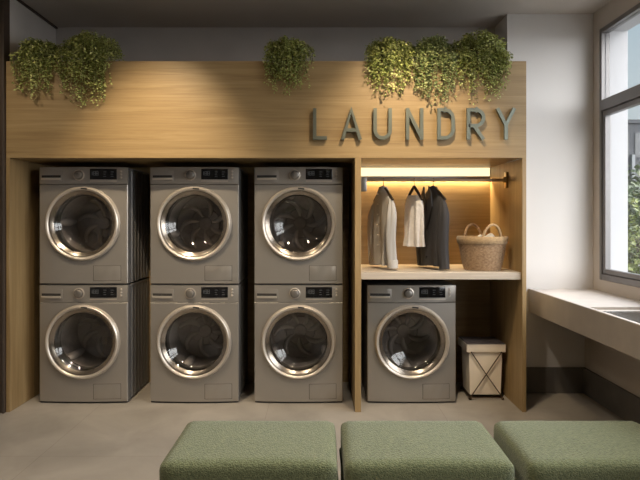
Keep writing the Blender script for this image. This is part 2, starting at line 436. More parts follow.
ZC = .443; RH = .232
def make_washer():
    t = thing('washing_machine', '', 'washing machine')
    # dark casing with pressed ribs down both sides
    bm = B(); prof = []
    yb0, yb1 = Y0+.022, Y0+D
    nr = 6
    def side(sx, rev):
        pts = []
        for k in range(nr):
            a = yb0+.05+(yb1-yb0-.08)*k/nr; pitch = (yb1-yb0-.08)/nr
            pts += [(sx*W/2, a), (sx*(W/2-.010), a+pitch*.12), (sx*(W/2-.010), a+pitch*.38), (sx*W/2, a+pitch*.5)]
        pts = [(sx*W/2, yb0)] + pts + [(sx*W/2, yb1)]
        return pts[::-1] if rev else pts
    prof = side(1, False) + side(-1, True)
    lo = [bm.verts.new((x, y, .012)) for x, y in prof]; hi = [bm.verts.new((x, y, HM-.02)) for x, y in prof]
    n = len(prof)
    for i in range(n):
        # leave the front open behind the panel
        if not (abs(prof[i][1]-yb0) < 1e-6 and abs(prof[(i+1) % n][1]-yb0) < 1e-6):
            bm.faces.new((lo[i], lo[(i+1) % n], hi[(i+1) % n], hi[i]))
    bm.faces.new(lo)
    link('casing', bm, M['side'], t, smooth=20)
    bm = B(); box(bm, -W/2, W/2, Y0+.02, Y0+D, HM-.022, HM, .004, 2); link('top_cover', bm, M['side'], t)
    # front panel with the round opening
    bm = B(); z0, z1 = .012, .724
    cor = [math.atan2(z-ZC, x) for x in (W/2, -W/2) for z in (z0, z1)]
    angs = sorted([2*PI*i/80-PI+.003 for i in range(80)] + cor)
    def rect(a, ins):
        c, s = math.cos(a), math.sin(a); hx = W/2-ins; k = 1e9
        if abs(c) > 1e-9: k = min(k, hx/abs(c))
        if s > 1e-9: k = min(k, (z1-ins-ZC)/s)
        if s < -1e-9: k = min(k, (ZC-z0-ins)/-s)
        return c*k, s*k
    rows = []
    for a in angs:
        ix, iz = RH*math.cos(a), RH*math.sin(a); r = []
        r.append((ix, Y0-bow(ix)+.05, iz)); r.append((ix, Y0-bow(ix), iz))
        ex, ez = rect(a, .004)
        for k in range(1, 6):
            f_ = k/5; x = ix+(ex-ix)*f_; z = iz+(ez-iz)*f_; r.append((x, Y0-bow(x), z))
        ox_, oz_ = rect(a, 0); r.append((ox_, Y0-bow(ox_)+.004, oz_)); r.append((ox_, Y0+.024, oz_))
        rows.append([bm.verts.new((x, y, z+ZC)) for x, y, z in r])
    for i in range(len(rows)):
        A, Bc = rows[i], rows[(i+1) % len(rows)]
        for j in range(len(A)-1): bm.faces.new((A[j], Bc[j], Bc[j+1], A[j+1]))
    link('front_panel', bm, M['steel'], t, smooth=35)
    bm = B(); bowed(bm, -W/2, W/2, .7275, HM, 0, .04, 12, .004); cp = link('control_panel', bm, M['steel'], t, smooth=35)
    # detergent drawer
    bm = B(); bowed(bm, -.308, -.145, .740, .822, .003, .02, 4, .003); dr = link('detergent_drawer', bm, M['steel'], t, smooth=35)
    bm = B(); bowed(bm, -.298, -.157, .772, .790, .0045, .01, 4, 0); link('finger_slot', bm, M['slot'], dr, smooth=35)
    bm = B(); bowed(bm, -.300, -.155, .757, .772, .013, .018, 4, .004); link('drawer_handle', bm, M['rim'], dr, smooth=35)
    # programme dial
    kx, kz = -.026, .791; ky = Y0-bow(kx)
    bm = B(); lathe(bm, [(.040, ky+.002), (.040, ky-.005), (.034, ky-.007), (.034, ky+.002)], 40, 'y', (kx, 0, kz), True)
    dl = link('dial_ring', bm, M['rim'], t)
    bm = B(); lathe(bm, [(.0, ky-.028), (.024, ky-.028), (.028, ky-.025), (.031, ky-.004), (.031, ky+.001)], 40, 'y', (kx, 0, kz),
                    wob=lambda a, h: 1+.02*(math.sin(20*a) > 0) if h > ky-.027 else 1)
    box(bm, kx-.0025, kx+.0025, ky-.0305, ky-.027, kz+.006, kz+.023)
    link('programme_dial', bm, M['knob'], t)
    # display
    bm = B(); bowed(bm, .052, .242, .760, .836, .003, .02, 6, .003); ds = link('display', bm, M['black'], t, smooth=35)
    for (x, w_, z, h_) in [(.068, .004, .79, .026), (.078, .014, .79, .026), (.098, .014, .79, .026), (.15, .02, .812, .004), (.15, .014, .796, .004), (.15, .018, .78, .004),
                           (.2, .022, .812, .004), (.2, .016, .796, .004), (.2, .02, .78, .004)]:
        bm = B(); yy = Y0-bow(x+w_/2)-.0042
        if w_ == .014 and h_ > .01:      # a figure drawn as a seven-segment outline
            stroke(bm, [(x, z), (x+w_, z), (x+w_, z+h_), (x, z+h_)], .0032, yy, yy+.0015, True)
            stroke(bm, [(x, z+h_/2), (x+w_, z+h_/2)], .0032, yy, yy+.0015)
        else: box(bm, x, x+w_, yy, yy+.0015, z, z+h_)
        link('display_figure' if h_ > .01 else 'display_mark', bm, M['digit'], ds, smooth=0)
    bm = B(); bowed(bm, .052, .242, .745, .751, .003, .01, 6, .001); link('display_trim', bm, M['rim'], t, smooth=35)
    for z in (.818, .796, .774):
        yy = Y0-bow(.272)
        bm = B(); lathe(bm, [(0, yy-.006), (.006, yy-.006), (.008, yy-.004), (.008, yy+.002)], 16, 'y', (.272, 0, z)); link('button', bm, M['rim'], t)
    # service hatch
    bm = B(); bowed(bm, .0765, .2715, .0325, .1415, .0006, .01, 4, 0)
    hb = link('hatch_seam', bm, M['slot'], t, smooth=35)
    bm = B(); bowed(bm, .0785, .2695, .0345, .1395, .002, .01, 4, .002); link('service_hatch', bm, M['steel'], t, smooth=35)
    bm = B(); bowed(bm, -W/2+.004, W/2-.004, .004, .0118, -.006, .02, 8, 0); link('toe_strip', bm, M['foot'], t, smooth=35)
    # door: satin ring, bronze inner ring, inward glass bowl, grip
    d0 = Y0-.016
    bm = B(); ring = [(.266, d0+.018), (.268, d0-.004), (.262, d0-.020), (.255, d0-.026), (.244, d0-.024), (.238, d0-.014), (.2285, d0+.018)]
    lathe(bm, ring, 96, 'y', (0, 0, ZC), True); door = link('door', bm, M['rim'], t, smooth=50)
    bm = B(); lathe(bm, [(.2375, d0-.013), (.230, d0-.011), (.213, d0+.010), (.209, d0+.012), (.209, d0+.02), (.2285, d0+.0175)], 96, 'y', (0, 0, ZC), True)
    link('inner_ring', bm, M['rim_in'], door, smooth=40)
    bm = B(); lathe(bm, [(.212*u_, d0+.010+.078*(1-u_**3.0)) for u_ in [1-k/16 for k in range(17)]], 96, 'y', (0, 0, ZC))
    link('door_glass', bm, M['bowl'], door, smooth=80)
    bm = B(); grip = [(.2705, d0-.002), (.266, d0-.021), (.256, d0-.030), (.248, d0-.027), (.252, d0-.012), (.262, d0+.004)]
    lathe(bm, grip, 20, 'y', (0, 0, ZC), True, -.42, .62); link('door_handle', bm, M['rim'], door, smooth=50)
    bm = B(); lathe(bm, [(.256, d0-.0255), (.245, d0-.0235), (.245, d0-.0255), (.256, d0-.0275)], 6, 'y', (0, 0, ZC), True, 1.40, 1.58); link('door_catch', bm, M['slot'], door)
    # gasket and drum
    bm = B(); lathe(bm, [(.234, Y0+.01), (.232, Y0+.05), (.222, Y0+.075), (.214, Y0+.06), (.206, Y0+.085), (.212, Y0+.10)], 64, 'y', (0, 0, ZC))
    link('door_gasket', bm, M['rubber'], t, smooth=60)
    bm = B(); lathe(bm, [(.210, 0), (.228, .012), (.228, .30), (.222, .31), (.12, .315), (.11, .300), (.05, .298), (.045, .285), (0, .283)], 64, 'y')
    dm = link('drum', bm, M['drum'], t, smooth=40, loc=(0, Y0+.10, ZC))
    for k in range(3):
        a = 2*PI*k/3; bm = B()
        pts = [(.226*math.cos(a), y, .226*math.sin(a)) for y in (.02, .06, .2, .28)]
        tube(bm, pts, lambda u: .012+.022*math.sin(PI*min(1, max(0, u*.9+.05))), 10)
        link('drum_paddle', bm, M['vane'], dm, smooth=60)
    for k in range(7):
        a0 = 2*PI*k/7; bm = B()
        pts = []
        for j in range(8):
            u = j/7; r = .055+.155*u; a = a0+.55*u*u
            pts.append((r*math.cos(a), .308-.010*math.sin(PI*u), r*math.sin(a)))
        tube(bm, pts, lambda u: .007+.013*math.sin(PI*min(1, max(0, .1+u*.85))), 8)
        link('drum_rib', bm, M['vane'], dm, smooth=60)
    for sx in (-1, 1):
        for y in (Y0+.05, Y0+D-.05):
            bm = B(); lathe(bm, [(0, 0), (.022, 0), (.022, .006), (.014, .008), (.014, .013), (0, .013)], 20, 'z', (sx*(W/2-.05), y, 0)); link('foot', bm, M['foot'], t)
    return t

WASH = [(-1.687, 0, 'silver front-loading washing machine at the bottom of the leftmost stack, against the oak side panel', .3),
        (-1.687, 1, 'silver front-loading machine on top of the leftmost stack, below the two left plants', 1.1),
        (-.889, 0, 'silver front-loading washing machine at the bottom of the middle stack', 2.0),
        (-.889, 1, 'silver front-loading machine on top of the middle stack of three', .7),
        (-.140, 0, 'silver front-loading washing machine at the bottom of the stack beside the oak divider', 2.6),
        (-.140, 1, 'silver front-loading machine on top of the stack beside the oak divider', .2),
        (.673, 0, 'single unstacked silver washing machine under the shelf beside the cream hamper', 1.6)]
proto = make_washer()
for i, (x, lv, lab, rot) in enumerate(WASH):
    o = proto if i == 0 else copy_tree(proto)
    o.location = (x, 4.0+D/2, lv*HM); o['label'] = lab; o['group'] = 'silver front-loading washing machines'
    for ch in o.children:
        if ch.name.startswith('drum'): ch.rotation_euler = (0, rot, 0)

# ------------------------------------------------------------------ LAUNDRY letters
sg = thing('wall_sign', 'grey metal lettering reading LAUNDRY fixed along the oak header', 'sign', (.66, YF, 1.86))
K = 3.775/556
def lx(p): return (p-318)*K-.66
LZ0, LZ1 = CAMZ+(220-139.5)*K-1.86, CAMZ+(220-108)*K-1.86
LZM = (LZ0+LZ1)/2; SW = .0235; ya, yb = -.034, -.014
def letter(name, paths, posts):
    bm = B()
    for k, (pts, closed) in enumerate(paths): stroke(bm, pts, SW, ya-.0007*k, yb-.0007*k, closed)
    o = link(name, bm, M['letter'], sg, smooth=30)
    for (x, z) in posts:
        bm = B(); lathe(bm, [(0, yb+.0002), (.006, yb+.0002), (.006, 0), (0, 0)], 10, 'y', (x, 0, z)); link('standoff', bm, M['slot'], o)
def arc(cx, cz, rx, rz, a0, a1, n=10): return [(cx+rx*math.cos(a0+(a1-a0)*i/n), cz+rz*math.sin(a0+(a1-a0)*i/n)) for i in range(n+1)]
h = SW/2
x0, x1 = lx(313)+h, lx(327)
letter('letter_l', [([(x0, LZ1), (x0, LZ0+h), (x1, LZ0+h)], False)], [(x0, LZ1-.03), (x0, LZ0+.03)])
x0, x1 = lx(341)+h, lx(362)-h; xm = (x0+x1)/2; zc = LZ0+.065
letter('letter_a', [([(x0, LZ0), (xm, LZ1-.012), (x1, LZ0)], False), ([(x0+.024, zc), (x1-.024, zc)], False)], [(x0+.01, LZ0+.03), (x1-.01, LZ0+.03)])
x0, x1 = lx(373.5)+h, lx(392)-h; r = (x1-x0)/2
letter('letter_u', [([(x0, LZ1)] + arc((x0+x1)/2, LZ0+h+r, r, r, PI, 2*PI) + [(x1, LZ1)], False)], [(x0, LZ1-.03), (x1, LZ1-.03)])
x0, x1 = lx(406)+h, lx(423.5)-h
letter('letter_n', [([(x0, LZ0), (x0, LZ1)], False), ([(x0, LZ1-.012), (x1, LZ0+.012)], False), ([(x1, LZ0), (x1, LZ1)], False)], [(x0, LZ0+.03), (x1, LZ1-.03)])
x0, x1 = lx(437.5)+h, lx(455)-h; r = .06
letter('letter_d', [([(x0, LZ0+h), (x0, LZ1-h), (x1-r, LZ1-h)] + arc(x1-r, LZ1-h-r, r, r, PI/2, 0, 6) + arc(x1-r, LZ0+h+r, r, r, 0, -PI/2, 6), True)], [(x0, LZ0+.03), (x0, LZ1-.03)])
x0, x1 = lx(467)+h, lx(485.5)-h; zb = LZ0+.095; rr = (LZ1-h-zb)/2
letter('letter_r', [([(x0, LZ0), (x0, LZ1-h), (x1-rr, LZ1-h)] + arc(x1-rr, zb+rr, rr, rr, PI/2, -PI/2, 10) + [(x0, zb)], False), ([(x1-rr-.012, zb), (x1, LZ0)], False)], [(x0, LZ0+.03), (x0, LZ1-.03)])
x0, x1 = lx(496)+h, lx(516.5)-h; xm = (x0+x1)/2; zj = LZ0+.10
letter('letter_y', [([(x0, LZ1), (xm, zj), (x1, LZ1)], False), ([(xm, LZ0), (xm, zj+.005)], False)], [(xm, LZ0+.03), (xm, zj-.01)])

# ------------------------------------------------------------------ clothes rail, hangers, garments
RY, RZ, RR = 4.12, 1.613, .012
rail = thing('clothes_rail', 'bronze clothes rail running across the right bay below the strip light', 'rail', ((XD1+XE)/2, RY, RZ))
hl = (XE-XD1)/2
bm = B(); tube(bm, [(-hl+.012, 0, 0), (0, 0, 0), (hl-.012, 0, 0)], RR, 20); link('rail_tube', bm, M['bronze'], rail, smooth=60)
bm = B(); box(bm, -hl, -hl+.066, -.014, .014, -.085, .022, .004, 2); link('rail_bracket', bm, M['nickel'], rail)['label'] = 'square nickel bracket holding the left end'
bm = B(); box(bm, hl-.014, hl, -.022, .022, -.06, .06, .004, 2); box(bm, hl-.034, hl-.012, -.018, .018, -.02, .024, .004, 2)
link('rail_bracket', bm, M['gold'], rail)['label'] = 'brass plate bracket holding the right end'

HA = math.radians(-72)
def make_hanger(x, half, label, rz=HA):
    t = thing('clothes_hanger', label, 'hanger', (x, RY, RZ), rz, 'hangers on the clothes rail')
    bm = B(); pts = [(.001, 0, -.062)]
    pts = [(-.012+.0, 0, -.002)] if False else []
    for i in range(15):
        a = math.radians(200)-math.radians(250)*i/14
        pts.append((.0145*math.cos(a), 0, -.0005+.0145*math.sin(a)))
    pts += [(.004, 0, -.028), (0, 0, -.04), (0, 0, -.062)]
    tube(bm, pts, .0023, 8); link('hanger_hook', bm, M['hook'], t, smooth=60)
    bm = B()
    pts = [(half*s, 0, -.050-.10*abs(s)**1.15) for s in [k/8 for k in range(-8, 9)]]
    tube(bm, pts, lambda u: .008+.004*math.sin(PI*u), 10, flat=1.0); link('hanger_arm', bm, M['hanger'], t, smooth=60)
    bm = B(); tube(bm, [(-half*.92, 0, -.139), (0, 0, -.142), (half*.92, 0, -.139)], .004, 8); link('hanger_bar', bm, M['hanger'], t, smooth=60)
    return t

def shell(bm, levels, n=48, folds=7, amp=.12, ph=0.0, open_front=False):
    """levels: (z, half_u, half_v, cu, cv, fold) - lofted cloth tube with hanging folds"""
    rows = []
    for (z, hu, hv, cu, cv, fo) in levels:
        row = []
        for k in range(n):
            a = 2*PI*k/n
            m = 1+fo*amp*(math.sin(folds*a+ph+z*3)+.5*math.sin((folds+4)*a-ph*2-z*5))
            c, s = math.cos(a), math.sin(a)
            row.append(bm.verts.new((cu+hu*math.copysign(abs(c)**.8, c)*(1+(m-1)*.35), cv+hv*s*m, z)))
        rows.append(row)
    for A, Bc in zip(rows, rows[1:]):
        for k in range(n): bm.faces.new((A[k], A[(k+1) % n], Bc[(k+1) % n], Bc[k]))

def lerp(a, b, t): return a+(b-a)*t
def garment(x, name, label, cat, half, top, hem, mat, sleeve_hem=None, thick=.055, amp=.16, ph=0, folds=7, collar=True, lapel=False, mat2=None, cuff=None, rz=HA, group=None, first=0):
    t = thing(name, label, cat, (x, RY, RZ), rz, group)
    zt = -.045
    lv = []
    # neck, sloping shoulders, chest, hem
    for i in range(first, 7):
        u = i/6; z = zt-.022-.10*u**1.1
        lv.append((z, lerp(.045, half, u**.9), lerp(.028, thick*.8, u), 0, 0, .1*u))
    for i in range(1, 15):
        u = i/14; z = lerp(zt-.122, hem, u)
        lv.append((z, half*lerp(1, .96, u), thick*lerp(.85, 1.1, u), 0, 0, lerp(.2, 1, u)))
    bm = B(); shell(bm, lv, 64, folds, amp, ph); body = link('garment_body', bm, mat, t, smooth=180)
    if collar:
        bm = B()
        prof = []
        n = 28
        lo, hi, ov = [], [], []
        for k in range(n):
            a = 2*PI*k/n; c, s = math.cos(a), math.sin(a)
            lo.append(bm.verts.new((.042*c, .030*s, zt-.026))); hi.append(bm.verts.new((.036*c, .026*s, zt-.004)))
            ov.append(bm.verts.new((.054*c, .042*s, zt-.036-.012*(s < 0))))
        for k in range(n):
            bm.faces.new((lo[k], lo[(k+1) % n], hi[(k+1) % n], hi[k])); bm.faces.new((hi[k], hi[(k+1) % n], ov[(k+1) % n], ov[k]))
        link('collar', bm, mat, t, smooth=60)
    if sleeve_hem is not None:
        for s in (-1, 1):
            lv = []
            for i in range(15):
                u = i/14
                z = lerp(zt-.098, sleeve_hem, u)
                cu = s*(half*lerp(.78, 1.0, min(1, u*4)**.7) + .006*math.sin(5*u+s))
                r = lerp(.012, .040, min(1, u*4)**.7) * lerp(1, .9, u)
                lv.append((z, r, r*.95, cu, -.012*math.sin(PI*u)*1 + .0*s, .5))
            bm = B(); shell(bm, lv, 28, 4, amp*1.1, ph+s); sl = link('sleeve', bm, mat, t, smooth=180)
            if cuff:
                bm = B(); z = sleeve_hem; cu = lv[-1][3]; cv = lv[-1][4]
                shell(bm, [(z+.055, .037, .035, cu, cv, .2), (z+.05, .040, .038, cu, cv, .2), (z-.004, .039, .037, cu, cv, .2), (z-.004, .034, .032, cu, cv, .2)], 28, 4, .08, ph)
                link('cuff', bm, cuff, sl, smooth=60)
    if lapel:
        for s in (-1, 1):
            bm = B()
            f1 = [(.0, -.0), (.055, -.03), (.075, -.14), (.012, -.30)]
            pts = [(s*.035, zt+.0), (s*.075, zt-.06), (s*.085, zt-.15), (s*.008, zt-.31), (s*.004, zt-.20)]
            fr = [bm.verts.new((px_, -thick*.98-.012, pz_)) for px_, pz_ in pts]; bk = [bm.verts.new((px_, -thick*.98-.004, pz_)) for px_, pz_ in pts]
            bm.faces.new(fr); bm.faces.new(bk)
            for k in range(5): bm.faces.new((fr[k], fr[(k+1) % 5], bk[(k+1) % 5], bk[k]))
            link('lapel', bm, mat2, t, smooth=30)
    for k in range(3 if lapel else 6):
        z = zt-.34-.09*k if lapel else zt-.06-.075*k
        if name == 'blouse': break
        bm = B(); yb_ = -thick*(1.12 if lapel else 1.05)-.004
        lathe(bm, [(0, yb_-.003), (.006, yb_-.003), (.006, yb_+.006)], 10, 'y', (0, 0, z)); link('shirt_button' if not lapel else 'jacket_button', bm, mat2 or M['rim'], body)
    return t

make_hanger(.483, .165, 'black hanger holding the long-sleeved pale shirt')
make_hanger(.712, .12, 'black hanger holding the short sleeveless blouse')
make_hanger(.852, .175, 'black hanger holding the dark suit jacket')
garment(.483, 'shirt', 'pale long-sleeved shirt hanging nearest the oak divider', 'shirt', .160, 0, -.625, M['shirt'], -.635, .040, .42, .4, 9, cuff=M['shirt'])
garment(.712, 'blouse', 'short crumpled sleeveless blouse hanging between the shirt and the dark jacket', 'blouse', .11, 0, -.49, M['blouse'], None, .045, .40, 1.3, 8, collar=False, first=3)
garment(.852, 'suit_jacket', 'dark charcoal suit jacket hanging nearest the wicker basket', 'jacket', .165, 0, -.63, M['suit'], -.645, .048, .22, 2.1, 6, lapel=True, mat2=M['suit_in'])

# ------------------------------------------------------------------ wicker basket on the shelf
bk = thing('wicker_basket', 'round woven wicker basket with two loop handles on the pale shelf', 'basket', (1.190, 4.03, .957), math.radians(9))
bm = B(); nrow, ncol = 40, 96; rows = []
def br_(z): return .125+.048*(z/.235)**.8
for i in range(nrow+1):
    z = .004+.231*i/nrow; row = []
    for k in range(ncol):
        a = 2*PI*k/ncol
        r = br_(z)+.0035*math.sin(12*a*2)*(1 if (i//2) % 2 else -1)*(.5-.5*math.cos(PI*i))**0
        row.append(bm.verts.new((r*math.cos(a), r*math.sin(a), z)))
    rows.append(row)
for A, Bc in zip(rows, rows[1:]):
    for k in range(ncol): bm.faces.new((A[k], A[(k+1) % ncol], Bc[(k+1) % ncol], Bc[k]))
base = bm.verts.new((0, 0, .004))
for k in range(ncol): bm.faces.new((rows[0][k], rows[0][(k+1) % ncol], base))
inner = []
for z in (.235, .02):
    inner.append([bm.verts.new(((br_(z)-.010)*math.cos(2*PI*k/ncol), (br_(z)-.010)*math.sin(2*PI*k/ncol), z)) for k in range(ncol)])
for A, Bc in ((rows[-1], inner[0]), (inner[0], inner[1])):
    for k in range(ncol): bm.faces.new((A[k], A[(k+1) % ncol], Bc[(k+1) % ncol], Bc[k]))
c2 = bm.verts.new((0, 0, .02))
for k in range(ncol): bm.faces.new((inner[1][k], inner[1][(k+1) % ncol], c2))
lathe(bm, [(.0, 0), (.122, 0), (.128, .006), (.12, .012)], 48)
link('basket_body', bm, M['wicker'], bk, smooth=60)
bm = B(); r1 = br_(.235); lathe(bm, [(br_(.19)+.004, .19), (br_(.21)+.008, .195), (r1+.008, .232), (r1+.004, .243), (r1-.012, .243), (r1-.014, .225)], 72, wob=lambda a, h: 1+.008*math.sin(40*a+h*200))
link('basket_rim', bm, M['wicker_l'], bk, smooth=60)
for s in (-1, 1):
    bm = B(); pts = []
    for i in range(25):
        a = PI*i/24; xx = .067*math.cos(a)
        pts.append((xx, s*(math.sqrt(max(0, (r1-.006)**2-xx*xx))), .215+.112*math.sin(a)))
    tube(bm, pts, .0085, 10); link('basket_handle', bm, M['wicker'] if s > 0 else M['wicker_l'], bk, smooth=60)
# folded towel inside the basket
bm = B(); bmesh.ops.create_icosphere(bm, subdivisions=4, radius=1)
for v in bm.verts:
    p = v.co; q = 1+.16*math.sin(7*p.x+2)*math.sin(6*p.y)+.09*math.sin(9*p.z+8*p.x)*math.cos(7*p.y)
    v.co = Vector((p.x*.115*q, p.y*.11*q, p.z*.105*q+.135+.07*max(0, p.x)*max(0, p.z)))
tw = link('folded_towel', bm, M['towel'], None, smooth=180, loc=(1.190, 4.03, .957))
tag(tw, 'white crumpled towel showing over the rim of the wicker basket', 'towel')

# ------------------------------------------------------------------ hamper
hm = thing('laundry_hamper', 'cream canvas laundry hamper with crossed metal rods on the floor beside the single machine', 'hamper', (1.232, 4.195, 0))
def taper(bm, wb, db, wt, dt, z0, z1, rows_=10, sag=.0, n=16):
    R = []
    for i in range(rows_+1):
        u = i/rows_; z = lerp(z0, z1, u); w_ = lerp(wb, wt, u)/2; d_ = lerp(db, dt, u)/2
        bulge = sag*math.sin(PI*u); row = []
        per = []
        for k in range(n): per.append((-1+2*k/n, -1))
        for k in range(n): per.append((1, -1+2*k/n))
        for k in range(n): per.append((1-2*k/n, 1))
        for k in range(n): per.append((-1, 1-2*k/n))
        for (a, b) in per:
            cx = a*w_; cy = b*d_
            m = (1-min(abs(a), abs(b))**2)
            if abs(b) == 1 and abs(a) < 1: cy += b*bulge*m
            if abs(a) == 1 and abs(b) < 1: cx += a*bulge*m
            row.append(bm.verts.new((cx, cy, z)))
        R.append(row)
    N = len(R[0])
    for A, Bc in zip(R, R[1:]):
        for k in range(N): bm.faces.new((A[k], A[(k+1) % N], Bc[(k+1) % N], Bc[k]))
    bm.faces.new(R[0]); bm.faces.new(R[-1])
bm = B(); taper(bm, .225, .20, .245, .22, .032, .372, 12, .006); link('canvas_bag', bm, M['canvas'], hm, smooth=50)
bm = B(); taper(bm, .282, .25, .286, .254, .350, .405, 3, .002); bmesh.ops.bevel(bm, geom=[e for e in bm.edges if e.calc_face_angle(0) > .8], offset=.004, segments=2, affect='EDGES')
link('folded_rim', bm, M['canvas'], hm, smooth=40)
bm = B(); box(bm, -.138, .138, -.122, .122, .4052, .4125, .003, 2); link('lid', bm, M['canvas_d'], hm)['label'] = 'dark grey lid'
for y in (-.128, .128):
    for s in (-1, 1):
        bm = B(); off = .004*s
        tube(bm, [(s*-.118, y+off*.0, .018), (0, y+off, .185), (s*.112, y+off*.0, .352)], .004, 8); link('cross_rod', bm, M['rod'], hm, smooth=60)
for y in (-.128, .128):
    bm = B(); tube(bm, [(-.118, y, .018), (.118, y, .018)], .004, 8); link('foot_rod', bm, M['rod'], hm, smooth=60)
for sx in (-1, 1):
    bm = B(); tube(bm, [(sx*.118, -.128, .018), (sx*.118, .128, .018)], .004, 8); link('foot_rod', bm, M['rod'], hm, smooth=60)
    for y in (-.128, .128):
        bm = B(); bmesh.ops.create_uvsphere(bm, u_segments=14, v_segments=10, radius=.011, matrix=Matrix.Translation((sx*.118, y, .011))); link('rod_foot', bm, M['rod'], hm, smooth=60)

# ------------------------------------------------------------------ counter and sink
XCF = 1.607; ZK = .790
ct = thing('counter', 'long beige stone counter with a deep apron under the window', 'counter', (XCF, 2.0, 0))
def kbox(bm, x0, x1, y0, y1, z0, z1, bev=0): box(bm, x0-XCF, x1-XCF, y0-2.0, y1-2.0, z0, z1, bev, 1)
RCY0, RCY1 = 2.35, 3.37                                     # shallow drained recess
SX0, SX1, SY0, SY1 = 1.665, 2.02, 2.45, 3.285               # sink opening
XT = XCF+.02
bm = B(); zt0 = .745
kbox(bm, XT, XR-.002, RCY1, YC-.002, zt0, ZK); kbox(bm, XT, XR-.002, -.2, RCY0, zt0, ZK)
kbox(bm, 2.075, XR-.002, RCY0, RCY1, zt0, ZK)
zr = ZK-.016
kbox(bm, XT, SX0, RCY0, RCY1, zt0, zr); kbox(bm, SX1, 2.075, RCY0, RCY1, zt0, zr)
kbox(bm, SX0, SX1, RCY0, SY0, zt0, zr); kbox(bm, SX0, SX1, SY1, RCY1, zt0, zr)
link('worktop', bm, M['stone'], ct, smooth=0)
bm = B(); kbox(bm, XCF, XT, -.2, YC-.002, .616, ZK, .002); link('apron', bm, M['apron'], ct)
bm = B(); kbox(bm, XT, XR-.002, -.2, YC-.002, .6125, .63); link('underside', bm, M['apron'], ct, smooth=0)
bm = B(); kbox(bm, XCF+.0005, XT+.004, -.2, YC, ZK, ZK+.004, .001); link('edge_strip', bm, M['stone'], ct)
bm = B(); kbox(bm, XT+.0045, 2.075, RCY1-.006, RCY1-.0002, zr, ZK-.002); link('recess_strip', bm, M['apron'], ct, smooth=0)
sk = thing('sink', 'stainless steel sink bowl sunk into the stone counter below the window', 'sink', ((SX0+SX1)/2, (SY0+SY1)/2, zr-.14))
bm = B(); hx, hy = (SX1-SX0)/2, (SY1-SY0)/2
def rr_loop(hx, hy, r, z):
    pts = []
    for (cx, cy, a0) in ((hx-r, hy-r, 0), (-hx+r, hy-r, PI/2), (-hx+r, -hy+r, PI), (hx-r, -hy+r, 1.5*PI)):
        for i in range(7): a = a0+PI/2*i/6; pts.append(bm.verts.new((cx+r*math.cos(a), cy+r*math.sin(a), z)))
    return pts
loops = [rr_loop(hx+.012, hy+.012, .04, .1405), rr_loop(hx+.012, hy+.012, .04, .1425), rr_loop(hx-.002, hy-.002, .03, .1425), rr_loop(hx-.004, hy-.004, .03, .13), rr_loop(hx-.012, hy-.012, .03, .03), rr_loop(hx-.03, hy-.03, .025, .004), rr_loop(.03, .03, .02, 0)]
for A, Bc in zip(loops, loops[1:]):
    N = len(A)
    for k in range(N): bm.faces.new((A[k], A[(k+1) % N], Bc[(k+1) % N], Bc[k]))
bm.faces.new(loops[-1])
link('sink_bowl', bm, M['steel_hi'], sk, smooth=40)
bm = B(); lathe(bm, [(0, .003), (.018, .003), (.03, .005), (.034, .002), (.034, .0)], 24); link('drain', bm, M['slot'], sk)

# ------------------------------------------------------------------ ottomans
OT = [(-.587, .075, 'green woven ottoman at the front left, nearest the machine stacks'),
      (.098, .730, 'green woven ottoman in the middle of the row of three'),
      (.776, 1.425, 'green woven ottoman at the right of the row, nearest the counter')]
OY0, OY1, OZ = 2.035, 2.49, .43
def make_ottoman(w, d):
    t = thing('ottoman', '', 'ottoman', group='green ottomans in a row')
    bm = B(); box(bm, -w/2, w/2, -d/2, d/2, .10, OZ)
    bmesh.ops.subdivide_edges(bm, edges=bm.edges[:], cuts=18, use_grid_fill=True)
    R = .032; hx, hy, hz = w/2, d/2, (OZ-.10)/2; cz = .10+hz
    for v in bm.verts:
        p = Vector((v.co.x, v.co.y, v.co.z-cz))
        q = Vector((max(-hx+R, min(hx-R, p.x)), max(-hy+R, min(hy-R, p.y)), max(-hz+R, min(hz-R, p.z))))
        dlt = p-q
        if dlt.length > 1e-9: p = q+dlt.normalized()*R
        u, v_ = p.x/hx, p.y/hy
        if p.z > 0: p.z += .008*(1-u*u)*(1-v_*v_)-.004
        p += Vector((.0015*math.sin(9*p.y+3*p.z), .0015*math.sin(8*p.x+1), .0012*math.sin(11*p.x+4)*math.sin(9*p.y)))
        v.co = Vector((p.x, p.y, p.z+cz))
    link('seat_cushion', bm, M['green'], t, smooth=60)
    bm = B(); pts = []
    for (cx, cy, a0) in ((hx-R, hy-R, 0), (-hx+R, hy-R, PI/2), (-hx+R, -hy+R, PI), (hx-R, -hy+R, 1.5*PI)):
        for i in range(7): a = a0+PI/2*i/6; pts.append((cx+(R+.001)*math.cos(a), cy+(R+.001)*math.sin(a), .30))
    pts.append(pts[0]); tube(bm, pts, .004, 8, cap=False); link('piping', bm, M['green'], t, smooth=60)
    bm = B(); box(bm, -w/2+.03, w/2-.03, -d/2+.03, d/2-.03, .06, .105, .004, 1); link('plinth', bm, M['plinth'], t)
    for sx in (-1, 1):
        for sy in (-1, 1):
            bm = B(); lathe(bm, [(0, 0), (.016, 0), (.022, .0605), (0, .0605)], 20, 'z', (sx*(w/2-.07), sy*(d/2-.07), 0)); link('leg', bm, M['plinth'], t)
    return t
op = make_ottoman(.640, OY1-OY0)
for i, (a, b, lab) in enumerate(OT):
    o = op if i == 0 else copy_tree(op)
    o.location = ((a+b)/2, (OY0+OY1)/2, 0); o.scale = ((b-a)/.640, 1, 1); o['label'] = lab

